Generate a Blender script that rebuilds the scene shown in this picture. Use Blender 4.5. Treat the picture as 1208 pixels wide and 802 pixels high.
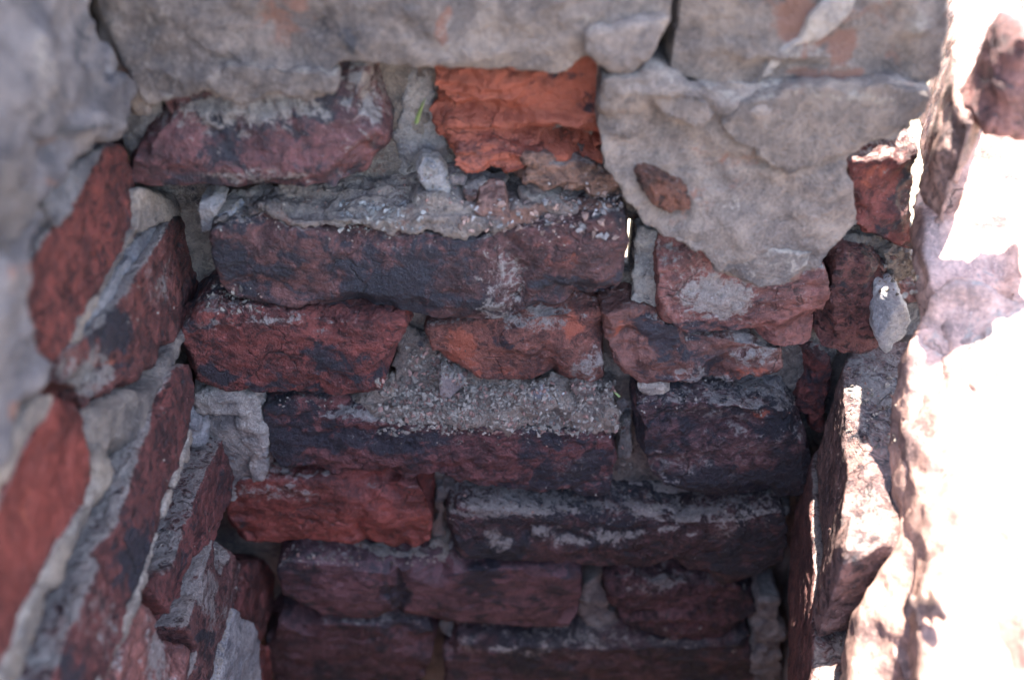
import bpy, bmesh, math, random
import numpy as np
from mathutils import Vector
from mathutils.geometry import tessellate_polygon

for o in list(bpy.data.objects):
    bpy.data.objects.remove(o)
SC = bpy.context.scene
COL = SC.collection

# ------------------------------------------------------------------ camera
PITCH = math.radians(40.0)
FPX = 1180.0                     # focal length in photo pixels (1208 wide)
CP, SP = math.cos(PITCH), math.sin(PITCH)
cam_d = bpy.data.cameras.new('camera')
cam_d.sensor_width = 36.0
cam_d.lens = 36.0 * FPX / 1208.0
cam_d.clip_start = 0.01
cam_d.clip_end = 2000.0
cam_d.dof.use_dof = True
cam_d.dof.focus_distance = 0.545
cam_d.dof.aperture_fstop = 4.2
cam = bpy.data.objects.new('camera', cam_d)
COL.objects.link(cam)
cam.location = (0, 0, 0)
cam.rotation_euler = (math.radians(90) - PITCH, 0, 0)
SC.camera = cam

# ------------------------------------------------------------------ light
SUN_EL, SUN_AZ = math.radians(78), math.radians(18)      # azimuth measured from +Y towards +X
world = bpy.data.worlds.new('World'); SC.world = world
world.use_nodes = True
wn = world.node_tree.nodes; wl = world.node_tree.links
sky = wn.new('ShaderNodeTexSky'); sky.sky_type = 'NISHITA'; sky.sun_disc = False
sky.sun_elevation = SUN_EL; sky.sun_rotation = SUN_AZ
sky.air_density = 1.0; sky.dust_density = 1.5; sky.ozone_density = 1.0
wl.new(sky.outputs[0], wn['Background'].inputs[0])
wn['Background'].inputs[1].default_value = 0.13
sun_d = bpy.data.lights.new('sun', 'SUN'); sun_d.energy = 4.0; sun_d.angle = math.radians(0.5)
sun_d.color = (1.0, 0.95, 0.87)
sun = bpy.data.objects.new('sun', sun_d); COL.objects.link(sun)
to_sun = Vector((math.sin(SUN_AZ) * math.cos(SUN_EL), math.cos(SUN_AZ) * math.cos(SUN_EL), math.sin(SUN_EL)))
sun.rotation_euler = to_sun.to_track_quat('Z', 'Y').to_euler()
SC.view_settings.view_transform = 'Standard'
SC.view_settings.look = 'None'
SC.view_settings.gamma = 1.0
SC.view_settings.exposure = 3.35

# ------------------------------------------------------------------ noise
_r = np.random.RandomState(7)
_perm = np.concatenate([_r.permutation(256)] * 3).astype(np.int32)
_grad = _r.normal(size=(256, 3)).astype(np.float32)
_grad /= np.linalg.norm(_grad, axis=1)[:, None]

def perlin(p):
    p = p.astype(np.float32)
    i = np.floor(p).astype(np.int32); f = p - i
    i &= 255
    w = f * f * f * (f * (f * 6 - 15) + 10)
    out = np.zeros(len(p), np.float32)
    for dx in (0, 1):
        wx = w[:, 0] if dx else 1 - w[:, 0]
        hx = _perm[i[:, 0] + dx]
        for dy in (0, 1):
            wy = wx * (w[:, 1] if dy else 1 - w[:, 1])
            hy = _perm[hx + i[:, 1] + dy]
            for dz in (0, 1):
                g = _grad[_perm[hy + i[:, 2] + dz]]
                dot = g[:, 0] * (f[:, 0] - dx) + g[:, 1] * (f[:, 1] - dy) + g[:, 2] * (f[:, 2] - dz)
                out += dot * wy * (w[:, 2] if dz else 1 - w[:, 2])
    return out * 1.5

def fbm(p, scale, octs=3, rough=0.5):
    out = np.zeros(len(p), np.float32); a = 1.0
    for k in range(octs):
        out += a * perlin(p * scale + 17.3 * k); a *= rough; scale *= 2.03
    return out

# ------------------------------------------------------------------ materials
def build_material(name, soot, smear, inner, fine, grain, speck_gain, bump, cracks, relief_mottle, rough=0.78, lo=0.5):
    """object colour varied by grain and painted relief shading; vertex attribute 'mask' = (smear, soot, inner colour)"""
    m = bpy.data.materials.new(name); m.use_nodes = True
    nt = m.node_tree; N = nt.nodes; L = nt.links
    bsdf = N['Principled BSDF']
    def nd(t, **kw):
        n = N.new(t)
        for k, v in kw.items(): setattr(n, k, v)
        return n
    tc = nd('ShaderNodeTexCoord'); oi = nd('ShaderNodeObjectInfo')
    add = nd('ShaderNodeVectorMath', operation='ADD')
    sc = nd('ShaderNodeVectorMath', operation='SCALE'); sc.inputs[3].default_value = 1.0
    mulr = nd('ShaderNodeMath', operation='MULTIPLY'); mulr.inputs[1].default_value = 7.0
    L.new(oi.outputs['Random'], mulr.inputs[0])
    L.new(tc.outputs['Object'], add.inputs[0]); L.new(mulr.outputs[0], add.inputs[1])
    co = add.outputs[0]
    def noise(scale, detail=6.0, rgh=0.6, dist=0.0):
        n = nd('ShaderNodeTexNoise'); n.inputs['Scale'].default_value = scale
        n.inputs['Detail'].default_value = detail; n.inputs['Roughness'].default_value = rgh
        n.inputs['Distortion'].default_value = dist
        L.new(co, n.inputs['Vector']); return n.outputs['Fac']
    def math_(op, a, b=None, c=None, clamp=False):
        n = nd('ShaderNodeMath', operation=op); n.use_clamp = clamp
        for i, v in enumerate((a, b, c)):
            if v is None: continue
            if isinstance(v, (int, float)): n.inputs[i].default_value = v
            else: L.new(v, n.inputs[i])
        return n.outputs[0]
    def ramp(v, lo, hi):
        n = nd('ShaderNodeMapRange'); n.interpolation_type = 'SMOOTHSTEP'
        n.inputs[1].default_value = lo; n.inputs[2].default_value = hi
        L.new(v, n.inputs[0]); return n.outputs[0]
    def mix(f, a, b, blend='MIX'):
        n = nd('ShaderNodeMix', data_type='RGBA', blend_type=blend)
        if isinstance(f, (int, float)): n.inputs[0].default_value = f
        else: L.new(f, n.inputs[0])
        for i, v in ((6, a), (7, b)):
            if isinstance(v, tuple): n.inputs[i].default_value = (*v, 1)
            else: L.new(v, n.inputs[i])
        return n.outputs[2]
    at = nd('ShaderNodeAttribute'); at.attribute_name = 'mask'
    sep = nd('ShaderNodeSeparateColor'); L.new(at.outputs['Color'], sep.inputs[0])
    base = oi.outputs['Color']; tx = at.outputs['Alpha']
    nA = noise(38, 7, 0.68, 0.4); nB = noise(75, 7, 0.7, 0.9); nC = noise(170, 6, 0.72, 0.6)
    nD = noise(fine, 5, 0.65); nE = noise(grain, 3, 0.6)
    dark = mix(1.0, base, (lo, lo, lo * 1.12), 'MULTIPLY'); lite = mix(1.0, base, (1.5, 1.42, 1.38), 'MULTIPLY')
    c = mix(ramp(nA, 0.32, 0.68), dark, lite)
    c = mix(math_('MULTIPLY', ramp(nC, 0.50, 0.40), math_('MULTIPLY', tx, relief_mottle, clamp=True)), c, mix(1.0, base, (lo * 0.55, lo * 0.55, lo * 0.68), 'MULTIPLY'))  # patchy tone; dark pits and pale crust also paint relief shading into the colour
    c = mix(math_('MULTIPLY', ramp(nC, 0.54, 0.66), math_('MULTIPLY', tx, relief_mottle, clamp=True)), c, mix(1.0, base, (1.75, 1.6, 1.6), 'MULTIPLY'))
    c = mix(math_('MULTIPLY', ramp(nD, 0.5, 0.72), 0.45), c, mix(1.0, base, (1.7, 1.65, 1.65), 'MULTIPLY'))
    c = mix(math_('MULTIPLY', ramp(nD, 0.47, 0.30), 0.55), c, mix(1.0, base, (0.3, 0.3, 0.33), 'MULTIPLY'))
    # inner / differently fired colour
    f = ramp(math_('ADD', sep.outputs[2], math_('MULTIPLY', math_('SUBTRACT', nB, 0.5), 1.5)), 0.40, 0.62)
    c = mix(f, c, mix(nC, tuple(x * 0.65 for x in inner), tuple(min(1, x * 1.3) for x in inner)))
    # soot
    f = ramp(math_('ADD', sep.outputs[1], math_('MULTIPLY', math_('SUBTRACT', nB, 0.5), 1.7)), 0.42, 0.64)
    c = mix(math_('MULTIPLY', f, 0.92), c, mix(nD, tuple(x * 0.6 for x in soot), tuple(x * 1.6 for x in soot)))
    # lime / mortar smear
    f = ramp(math_('ADD', sep.outputs[0], math_('MULTIPLY', math_('SUBTRACT', nC, 0.5), 1.9)), 0.48, 0.64)
    c = mix(math_('MULTIPLY', f, 0.85), c, mix(ramp(nD, 0.3, 0.7), tuple(x * 0.6 for x in smear), tuple(min(1, x * 1.15) for x in smear)))
    # thin pale veins where lime has run over the clay
    vein = ramp(math_('ABSOLUTE', math_('SUBTRACT', noise(85, 7, 0.62, 1.6), 0.5)), 0.030, 0.006)
    vm = ramp(math_('ADD', sep.outputs[0], math_('MULTIPLY', math_('SUBTRACT', nA, 0.5), 1.2)), 0.30, 0.62)
    c = mix(math_('MULTIPLY', math_('MULTIPLY', vein, vm), 0.55), c, tuple(min(1, x * 1.15) for x in smear))
    # hairline cracks
    vo = nd('ShaderNodeTexVoronoi', feature='DISTANCE_TO_EDGE'); vo.inputs['Scale'].default_value = 34
    wv = nd('ShaderNodeVectorMath', operation='MULTIPLY_ADD'); wn_ = nd('ShaderNodeTexNoise'); wn_.inputs['Scale'].default_value = 60; wn_.inputs['Detail'].default_value = 6
    L.new(co, wn_.inputs['Vector']); L.new(wn_.outputs['Color'], wv.inputs[0]); wv.inputs[1].default_value = (0.022, 0.022, 0.022); L.new(co, wv.inputs[2])
    L.new(wv.outputs[0], vo.inputs['Vector'])
    crack = math_('MULTIPLY', ramp(vo.outputs['Distance'], 0.022, 0.004), ramp(noise(24, 3, 0.5), 0.53, 0.60))
    c = mix(math_('MULTIPLY', crack, cracks), c, mix(1.0, c, (0.18, 0.17, 0.18), 'MULTIPLY'))
    # fine bright crystals
    f = math_('MULTIPLY', ramp(math_('ADD', nE, math_('MULTIPLY', sep.outputs[0], 0.06)), 0.70, 0.76), speck_gain)
    c = mix(f, c, (0.55, 0.52, 0.52))
    f = math_('MULTIPLY', ramp(nE, 0.36, 0.27), 0.6)
    c = mix(f, c, mix(1.0, c, (0.35, 0.35, 0.38), 'MULTIPLY'))
    L.new(c, bsdf.inputs['Base Color'])
    L.new(math_('ADD', math_('MULTIPLY', nC, 0.5), rough - 0.28, clamp=True), bsdf.inputs['Roughness'])
    bsdf.inputs['Specular IOR Level'].default_value = 0.5
    h = math_('ADD', math_('MULTIPLY', nC, 1.1), math_('ADD', math_('MULTIPLY', nD, 1.2), math_('MULTIPLY', nE, 0.6)))
    h = math_('SUBTRACT', h, math_('MULTIPLY', crack, cracks * 0.7))
    b = nd('ShaderNodeBump'); L.new(math_('MULTIPLY', tx, bump, clamp=True), b.inputs['Strength']); b.inputs['Distance'].default_value = 0.0030
    L.new(h, b.inputs['Height']); L.new(b.outputs[0], bsdf.inputs['Normal'])
    return m

M_BRICK = build_material('brick_clay', (0.017, 0.0155, 0.021), (0.26, 0.215, 0.19), (0.35, 0.088, 0.050), 380, 1000, 0.65, 0.85, 0.7, 0.9, rough=0.60, lo=0.36)
M_MORTAR = build_material('lime_mortar', (0.06, 0.055, 0.06), (0.35, 0.285, 0.235), (0.25, 0.125, 0.09), 620, 1300, 0.40, 1.0, 0.12, 0.35)

MAROON = (0.18, 0.052, 0.045); DARK = (0.105, 0.056, 0.058); RED = (0.27, 0.065, 0.045)
ORANGE = (0.31, 0.088, 0.062); PINK = (0.25, 0.14, 0.125); GREYM = (0.28, 0.215, 0.165)
TAN = (0.40, 0.31, 0.24); DUST = (0.27, 0.24, 0.235); RENDER = (0.215, 0.168, 0.138)

# ------------------------------------------------------------------ helpers
def ray(u, v):
    a = (u - 604.0) / FPX; b = (401.0 - v) / FPX
    return np.array((a, CP + SP * b, -SP + CP * b))

AX = {'X': 0, 'Y': 1, 'Z': 2}
def at(u, v, axis, d):
    r = ray(u, v); return r * (d / r[AX[axis]])

def project(p):
    dep = p[:, 1] * CP - p[:, 2] * SP
    dep = np.where(dep < 1e-3, 1e-3, dep)
    return 604 + FPX * p[:, 0] / dep, 401 - FPX * (p[:, 1] * SP + p[:, 2] * CP) / dep

def tag(o, label=None, cat=None, group=None, kind=None):
    if label: o['label'] = label
    if cat: o['category'] = cat
    if group: o['group'] = group
    if kind: o['kind'] = kind
    return o

def empty(name, loc, label, cat, group=None):
    o = bpy.data.objects.new(name, None); o.empty_display_size = 0.05
    COL.objects.link(o); o.location = loc
    return tag(o, label, cat, group)

def mesh_arrays(me):
    n = len(me.vertices)
    co = np.empty(n * 3, np.float32); me.vertices.foreach_get('co', co)
    e = np.empty(len(me.edges) * 2, np.int32); me.edges.foreach_get('vertices', e)
    return co.reshape(-1, 3), e.reshape(-1, 2)

def normals(me):
    a = np.empty(len(me.vertices) * 3, np.float32)
    me.vertex_normals.foreach_get('vector', a)
    return a.reshape(-1, 3)

def smooth(co, e, k, lam=0.6):
    n = len(co)
    cnt = np.bincount(e.ravel(), minlength=n).astype(np.float32)[:, None]; cnt[cnt == 0] = 1
    for _ in range(k):
        acc = np.zeros_like(co)
        for ax in range(3):
            acc[:, ax] = np.bincount(e[:, 0], co[e[:, 1], ax], n) + np.bincount(e[:, 1], co[e[:, 0], ax], n)
        co = co + lam * (acc / cnt - co)
    return co.astype(np.float32)

def chaikin(pts, k):
    for _ in range(k):
        out = []
        for i in range(len(pts)):
            a = np.array(pts[i]); b = np.array(pts[(i + 1) % len(pts)])
            t = min(0.22, 5.0 / max(1e-6, math.hypot(a[0] - b[0], a[1] - b[1])))
            out += [a * (1 - t) + b * t, a * t + b * (1 - t)]
        pts = out
    return pts

KINDS = {   # voxel, smoothing, displacement (broad, mid, fine, chips, terraces), stretch, outline wander in photo pixels, knocked-off arrises
    'brick': (0.0012, 4, (0.0012, 0.0010, 0.0007, 0.005, 0.0005), (1, 1, 1.5), 1.3, 14),
    'side':  (0.0015, 3, (0.0008, 0.0008, 0.0006, 0.003, 0.0005), (1, 0.8, 1.4), 1.0, 8),
    'rough': (0.0011, 2, (0.0024, 0.0020, 0.0010, 0.008, 0.0020), (0.8, 1, 2.6), 3.0, 8),
    'mortar': (0.0012, 2, (0.0016, 0.0014, 0.0009, 0.003, 0.0012), (1, 1, 1), 4.0, 5),
    'render': (0.0015, 1, (0.0014, 0.0007, 0.0004, 0.0015, 0.0010), (1, 1, 1), 4.0, 6),
    'stone': (0.0007, 1, (0.0004, 0.0006, 0.0004, 0.001, 0.0006), (1, 1, 1), 2.0, 7),
    'near':  (0.0022, 3, (0.0040, 0.0022, 0.0010, 0.009, 0.0020), (1, 1, 1), 5.0, 8),
}
def wander(pts, amp, rs):
    out = []
    for i in range(len(pts)):
        a = np.array(pts[i], float); b = np.array(pts[(i + 1) % len(pts)], float)
        L = math.hypot(a[0] - b[0], a[1] - b[1]); k = max(1, min(60, int(L / 9)))
        nx, ny = (b[1] - a[1]) / max(L, 1e-6), -(b[0] - a[0]) / max(L, 1e-6)
        for j in range(k):
            p = a + (b - a) * (j / k)
            if j: 
                w = rs.normal() * amp * 0.55
                p[0] += nx * w; p[1] += ny * w
            out.append(p)
    return out
_seed = [0]
def slab(name, poly, axis, d, thick, parent=None, kind='brick', color=MAROON, mat=None, round_=1,
         bulge=(), smear=0.0, soot=0.0, inner=0.0, paint=(), dust=0.32, vox=None, label=None, amp=1.0, strata=None, ext=None, jag=1.0, facets=0, tex=None):
    """A solid whose front outline lies on the plane axis=d (a third value per point moves it off the plane),
    thick metres deep, remeshed, rounded and roughened into a worn piece of masonry."""
    _seed[0] = int(sum(p[0] * 3 + p[1] * 7 for p in poly[:4])) % 193 + 1
    vx, sm, disp, st, wan, nchip = KINDS[kind]
    rs = np.random.RandomState(_seed[0] * 13 + 5)
    if vox: vx = vox
    if mat is None: mat = M_BRICK if kind in ('brick', 'side', 'rough', 'near') else M_MORTAR
    pts = [(p[0], p[1], p[2] if len(p) > 2 else d) for p in poly]
    pts = wander(pts, wan * jag, rs)
    if round_: pts = chaikin(pts, round_)
    front = [at(p[0], p[1], axis, p[2]) for p in pts]
    ev = np.zeros(3); ev[AX[axis]] = thick
    if axis == 'X': ev[0] = math.copysign(thick, d)
    if axis == 'Z': ev[2] = -thick
    if ext is not None: ev = np.array(ext, float)
    back = [f + ev for f in front]
    n = len(front)
    tris = tessellate_polygon([[Vector((p[0], p[1], 0)) for p in pts]])
    verts = [tuple(x) for x in front + back]
    faces = [tuple(t) for t in tris] + [tuple(i + n for i in reversed(t)) for t in tris]
    faces += [(i, i + n, (i + 1) % n + n, (i + 1) % n) for i in range(n)]
    me = bpy.data.meshes.new(name); me.from_pydata(verts, [], faces)
    bm = bmesh.new(); bm.from_mesh(me); bmesh.ops.recalc_face_normals(bm, faces=bm.faces); bm.to_mesh(me); bm.free()
    o = bpy.data.objects.new(name, me); COL.objects.link(o)
    md = o.modifiers.new('r', 'REMESH'); md.mode = 'VOXEL'; md.voxel_size = vx
    dg = bpy.context.evaluated_depsgraph_get()
    me2 = bpy.data.meshes.new_from_object(o.evaluated_get(dg))
    o.modifiers.clear(); o.data = me2; bpy.data.meshes.remove(me); me2.name = name
    co, e = mesh_arrays(me2)
    co = smooth(co, e, sm)
    me2.vertices.foreach_set('co', co.ravel()); me2.update()
    nr = normals(me2)
    fdir = -ev / np.linalg.norm(ev)
    # knock corners and arrises off along flat breaks
    cand = np.where((np.abs(nr).max(1) < 0.86) & (nr @ fdir > 0.1))[0]
    ext_d = np.ptp(co, axis=0)
    small = float(np.sort(ext_d)[1])
    if len(cand):
        for _k in range(nchip):
            i = cand[rs.randint(len(cand))]
            nn = nr[i] + rs.normal(size=3) * 0.30; nn /= np.linalg.norm(nn)
            inset = min(0.0045, small * 0.06) * rs.rand() ** 1.5
            rad = min(0.022, small * 0.35) * rs.uniform(0.5, 1.3)
            dv = co - co[i]
            dist = np.linalg.norm(dv, axis=1)
            ov = dv @ nn + inset
            wgt = np.clip((rad - dist) / (0.35 * rad), 0, 1)
            co = (co - np.outer(np.clip(ov, 0, None) * wgt, nn)).astype(np.float32)
    if facets:
        cc = co.mean(0)
        for _k in range(facets):
            nn = rs.normal(size=3); nn /= np.linalg.norm(nn)
            if nn @ fdir < -0.1: nn = -nn
            dv = (co - cc) @ nn
            c = dv.max() * rs.uniform(0.58, 0.86)
            co = (co - np.outer(np.clip(dv - c, 0, None), nn)).astype(np.float32)
    me2.vertices.foreach_set('co', co.ravel()); me2.update()
    nr = normals(me2)
    off = np.array((_seed[0] * 1.37, _seed[0] * 0.71, _seed[0] * 2.13), np.float32)
    q = co * np.array(st, np.float32) + off
    h = disp[0] * fbm(q, 30, 2) + disp[1] * fbm(q, 95, 3) + disp[2] * fbm(q, 420, 2)
    t = (fbm(q + 31, 26, 3) * 2.6); fl = np.floor(t); fr = np.clip((t - fl - 0.36) / 0.28, 0, 1)
    h += disp[4] * (fl + fr * fr * (3 - 2 * fr))
    ch = fbm(q + 5, 42, 3)
    h -= np.clip(ch - 0.28, 0, 1) * disp[3]
    if strata:
        s = perlin(np.stack([q[:, 0] * 9, q[:, 1] * 9, q[:, 2] / st[2] * strata[0] + perlin(q * 25) * 0.8], 1))
        h += np.clip(s, -0.5, 0.3) * strata[1]
    h *= amp * (rs.uniform(0.65, 1.15) if kind == 'brick' else 1.0)
    co = co + nr * h[:, None]
    u, v = project(co)
    wob = fbm(co + 3.3, 45, 4, 0.6) * 13
    if bulge:
        facing = np.clip((nr @ fdir) * 2.0, 0, 1)
        for (bu, bv, ru, rv, a) in bulge:
            g = np.exp(-(((u + wob - bu) / ru) ** 2 + ((v + wob - bv) / rv) ** 2)) * facing * a
            co = co + np.outer(g, fdir).astype(np.float32)
    me2.vertices.foreach_set('co', co.astype(np.float32).ravel()); me2.update()
    nr = normals(me2)
    low = fbm(co + off, 14, 3)
    mk = np.ones((len(co), 4), np.float32)
    up = np.clip((nr[:, 2] - 0.45) * 2.2, 0, 1)
    mk[:, 0] = smear + 0.22 * low + up * dust
    mk[:, 1] = soot + (0.06 if kind == 'brick' else 0) + 0.35 * fbm(co + off + 9, 17, 3)
    mk[:, 2] = inner + 0.20 * fbm(co + off + 21, 20, 2)
    for (bu, bv, ru, rv, chn, a) in paint:
        g = np.exp(-(((u + wob - bu) / ru) ** 2 + ((v + wob * 0.7 - bv) / rv) ** 2) ** 2)
        mk[:, 'sdo'.index(chn)] += g * a
    mk[:, 3] = tex if tex is not None else rs.uniform(0.55, 1.15)
    mk[:, :3] = np.clip(mk[:, :3], 0, 1)
    c0 = co.mean(0)
    me2.vertices.foreach_set('co', (co - c0).astype(np.float32).ravel())
    ca = me2.color_attributes.new('mask', 'FLOAT_COLOR', 'POINT')
    ca.data.foreach_set('color', mk.ravel())
    me2.polygons.foreach_set('use_smooth', np.ones(len(me2.polygons), bool))
    me2.materials.clear(); me2.materials.append(mat); me2.update()
    if mat is M_BRICK and kind != 'near': color = (color[0] * 0.84, color[1] * 0.76, color[2] * 0.70)
    o.color = (*color, 1)
    if parent:
        o.parent = parent; o.location = Vector(c0.tolist()) - parent.location
    else:
        o.location = Vector(c0.tolist())
    if label: o['label'] = label
    return o

def bed(name, parent, axis, d, lo, hi, step, thick, color, hole=None, depthfun=None):
    """The rough mortar core the bricks sit in: a thick sheet with an uneven inner face."""
    ax = AX[axis]; ia, ib = [i for i in range(3) if i != ax]
    na = int((hi[0] - lo[0]) / step) + 1; nb = int((hi[1] - lo[1]) / step) + 1
    A, B = np.meshgrid(np.linspace(lo[0], hi[0], na), np.linspace(lo[1], hi[1], nb), indexing='ij')
    P = np.zeros((na * nb, 3), np.float32); P[:, ia] = A.ravel(); P[:, ib] = B.ravel(); P[:, ax] = d
    s = math.copysign(1, thick)
    h = 0.004 * fbm(P, 28, 3) + 0.0016 * fbm(P, 150, 3) + 0.0008 * fbm(P, 500, 2)
    if depthfun is not None: h = h + depthfun(P)
    P[:, ax] += s * h
    Q = P.copy(); Q[:, ax] = d + thick
    n = na * nb; idx = np.arange(n).reshape(na, nb)
    f = np.stack([idx[:-1, :-1], idx[1:, :-1], idx[1:, 1:], idx[:-1, 1:]], -1).reshape(-1, 4)
    if hole is not None:
        cen = P[f].mean(1); f = f[~hole(cen)]
    faces = np.concatenate([f, f[:, ::-1] + n])
    # close the sides, the hole included
    ed = {}
    for q in f:
        for i in range(4):
            a, b = int(q[i]), int(q[(i + 1) % 4])
            if (b, a) in ed: del ed[(b, a)]
            else: ed[(a, b)] = 1
    side = np.array([(b, a, a + n, b + n) for a, b in ed], int)
    faces = np.concatenate([faces, side])
    V = np.concatenate([P, Q]); c0 = P.mean(0)
    me = bpy.data.meshes.new(name); me.from_pydata((V - c0).tolist(), [], faces.tolist())
    bm = bmesh.new(); bm.from_mesh(me)
    bmesh.ops.delete(bm, geom=[x for x in bm.verts if not x.link_faces], context='VERTS')
    bmesh.ops.recalc_face_normals(bm, faces=bm.faces); bm.to_mesh(me); bm.free()
    co, _ = mesh_arrays(me); w = co + c0
    nr = normals(me)
    mk = np.ones((len(co), 4), np.float32)
    mk[:, 0] = 0.3 + 0.25 * fbm(w, 20, 3) + np.clip(nr[:, 2], 0, 1) * 0.2; mk[:, 1] = 0.28 + 0.4 * fbm(w + 9, 17, 3); mk[:, 2] = 0.2 + 0.3 * fbm(w + 4, 22, 3)
    mk[:, :3] = np.clip(mk[:, :3], 0, 1)
    me.color_attributes.new('mask', 'FLOAT_COLOR', 'POINT').data.foreach_set('color', mk.ravel())
    me.polygons.foreach_set('use_smooth', np.ones(len(me.polygons), bool))
    me.materials.append(M_MORTAR)
    o = bpy.data.objects.new(name, me); COL.objects.link(o); o.color = (*color, 1)
    o.parent = parent; o.location = Vector(c0.tolist()) - parent.location
    return o

# ------------------------------------------------------------------ ground
def make_ground():
    n = 60; R = 60.0
    g = np.linspace(-1, 1, n); g = np.sign(g) * np.abs(g) ** 3 * R
    X, Y = np.meshgrid(g, g, indexing='ij')
    P = np.stack([X.ravel(), Y.ravel(), np.full(n * n, -0.95)], 1).astype(np.float32)
    P[:, 2] += 0.012 * fbm(P, 6, 3) + 0.03 * fbm(P, 0.7, 2)
    idx = np.arange(n * n).reshape(n, n)
    f = np.stack([idx[:-1, :-1], idx[1:, :-1], idx[1:, 1:], idx[:-1, 1:]], -1).reshape(-1, 4)
    me = bpy.data.meshes.new('ground'); me.from_pydata(P.tolist(), [], f.tolist())
    me.polygons.foreach_set('use_smooth', np.ones(len(me.polygons), bool))
    m = bpy.data.materials.new('dry_soil'); m.use_nodes = True
    N = m.node_tree.nodes; L = m.node_tree.links
    tc = N.new('ShaderNodeTexCoord'); nz = N.new('ShaderNodeTexNoise'); nz.inputs['Scale'].default_value = 9; nz.inputs['Detail'].default_value = 9
    L.new(tc.outputs['Object'], nz.inputs['Vector'])
    cr = N.new('ShaderNodeValToRGB'); cr.color_ramp.elements[0].color = (0.14, 0.11, 0.07, 1); cr.color_ramp.elements[1].color = (0.34, 0.28, 0.20, 1)
    cr.color_ramp.elements[0].position = 0.35; cr.color_ramp.elements[1].position = 0.68
    L.new(nz.outputs['Fac'], cr.inputs[0]); L.new(cr.outputs[0], N['Principled BSDF'].inputs['Base Color'])
    N['Principled BSDF'].inputs['Roughness'].default_value = 0.95
    me.materials.append(m)
    o = bpy.data.objects.new('ground', me); COL.objects.link(o)
    tag(o, 'dry pale soil around the foot of the brick shaft', kind='structure')
make_ground()

# ------------------------------------------------------------------ back wall
BW = empty('brick_wall', (0, 0.45, -0.94), 'sooty brick wall facing the viewer with raked joints and grey render on top', 'wall')
def slit(c):    # the narrow gap right of the long chipped brick where daylight comes through
    s, t = at(741, 258, 'Y', 0.445), at(739, 292, 'Y', 0.445)
    z0, z1 = t[2] - 0.010, s[2] + 0.002
    return (np.abs(c[:, 0] - (s[0] + 0.0012)) < 0.00135) & (c[:, 2] > z0) & (c[:, 2] < z1)
bed('mortar_bed', BW, 'Y', 0.440, (-0.215, -0.93), (0.188, -0.17), 0.0026, 0.010, (0.235, 0.185, 0.148), hole=slit)
bed('mortar_bed', BW, 'Y', 0.415, (-0.215, -0.168), (0.168, 1.0), 0.006, 0.08, (0.235, 0.185, 0.148))  # unseen upper wall, its height and right edge shaped to shade the shaft

bed('mortar_bed', BW, 'Y', 0.452, (0.172, -0.93), (0.32, -0.335), 0.004, 0.05, (0.25, 0.22, 0.20))

def B(poly, d=0.410, thick=0.06, **kw): return slab('brick', poly, 'Y', d, thick, BW, **kw)
def MP(poly, d=0.42, thick=0.03, **kw):
    kw.setdefault('kind', 'mortar'); kw.setdefault('color', GREYM)
    return slab('mortar_patch', poly, 'Y', d, thick, BW, **kw)

MP([(140,100),(192,105),(192,140),(178,188),(150,190),(142,150)], 0.418, 0.02, color=(0.2,0.165,0.145))
MP([(84,-80),(122,-80),(150,60),(178,135),(150,140),(112,40)], 0.404, 0.03, color=RENDER, jag=0.4, amp=0.6)
# course 1
B([(140,190),(160,140),(190,105),(260,95),(400,85),(430,84),(440,120),(456,170),(452,205),(435,218),(400,224),(300,221),(170,222),(145,212)],
  0.404, 0.07, color=(0.135,0.058,0.062), smear=0.29, soot=0.42, bulge=[(250,120,160,22,-0.010),(300,190,150,20,0.003)],
  paint=[(235,185,45,22,'o',0.25),(400,170,40,35,'o',0.28),(290,135,90,22,'s',0.45),(285,133,14,6,'o',0.8),(300,205,90,12,'s',0.3),(430,110,25,40,'s',0.25)])
MP([(482,80),(508,80),(512,130),(530,185),(535,200),(500,215),(470,215),(472,150)], 0.438, 0.03, color=(0.30,0.26,0.23), smear=0.3)
B([(506,72),(600,74),(700,66),(716,95),(716,190),(712,215),(640,210),(560,190),(528,185),(514,130)], 0.424, 0.06, kind='rough', color=ORANGE, inner=0.85, smear=-0.25,
  dust=0.0, soot=-0.05, bulge=[(570,100,70,20,0.006),(660,140,60,14,0.006),(560,130,60,12,-0.014),(650,165,80,13,-0.022),(560,180,50,16,0.006),(690,190,40,12,0.004)],
  strata=(85, 0.0045), paint=[(660,110,45,18,'s',0.3),(620,84,100,9,'d',0.5),(590,185,90,9,'s',0.5),(530,150,14,40,'s',0.4),(690,110,25,30,'d',0.3),(700,140,20,40,'d',0.3)], label='crumbling orange brick hollowed out in layers under the render')
B([(530,178),(570,176),(630,182),(640,188),(632,206),(600,212),(560,206),(535,200)], 0.415, 0.03, kind='rough', color=(0.34,0.105,0.07), inner=0.35, smear=0.05, dust=0.1, vox=0.0011)
B([(612,190),(640,188),(700,196),(726,205),(740,238),(700,232),(660,222),(610,212)], 0.416, 0.03, kind='rough', color=(0.27,0.16,0.12), smear=0.30, dust=0.25, vox=0.0011)
# small orange and dark brick at the right end
B([(1003,186),(1040,176),(1086,174),(1088,296),(1060,292),(1022,285),(1010,262),(1001,225)], 0.420, 0.05, color=MAROON, soot=0.30, smear=0.15,
  paint=[(1032,205,26,24,'o',0.75),(1050,270,40,22,'d',0.15)], label='short dark brick with one bright orange corner at the broken right end of the wall')
MP([(985,285),(1030,282),(1080,290),(1076,352),(1060,350),(1040,325),(990,305)], 0.432, 0.03, color=(0.25,0.2,0.16), soot=0.35, inner=0.4, amp=2.0)
MP([(1040,300),(1070,294),(1084,302),(1080,345),(1066,348),(1050,330)], 0.424, 0.02, color=GREYM, amp=1.5)

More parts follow.
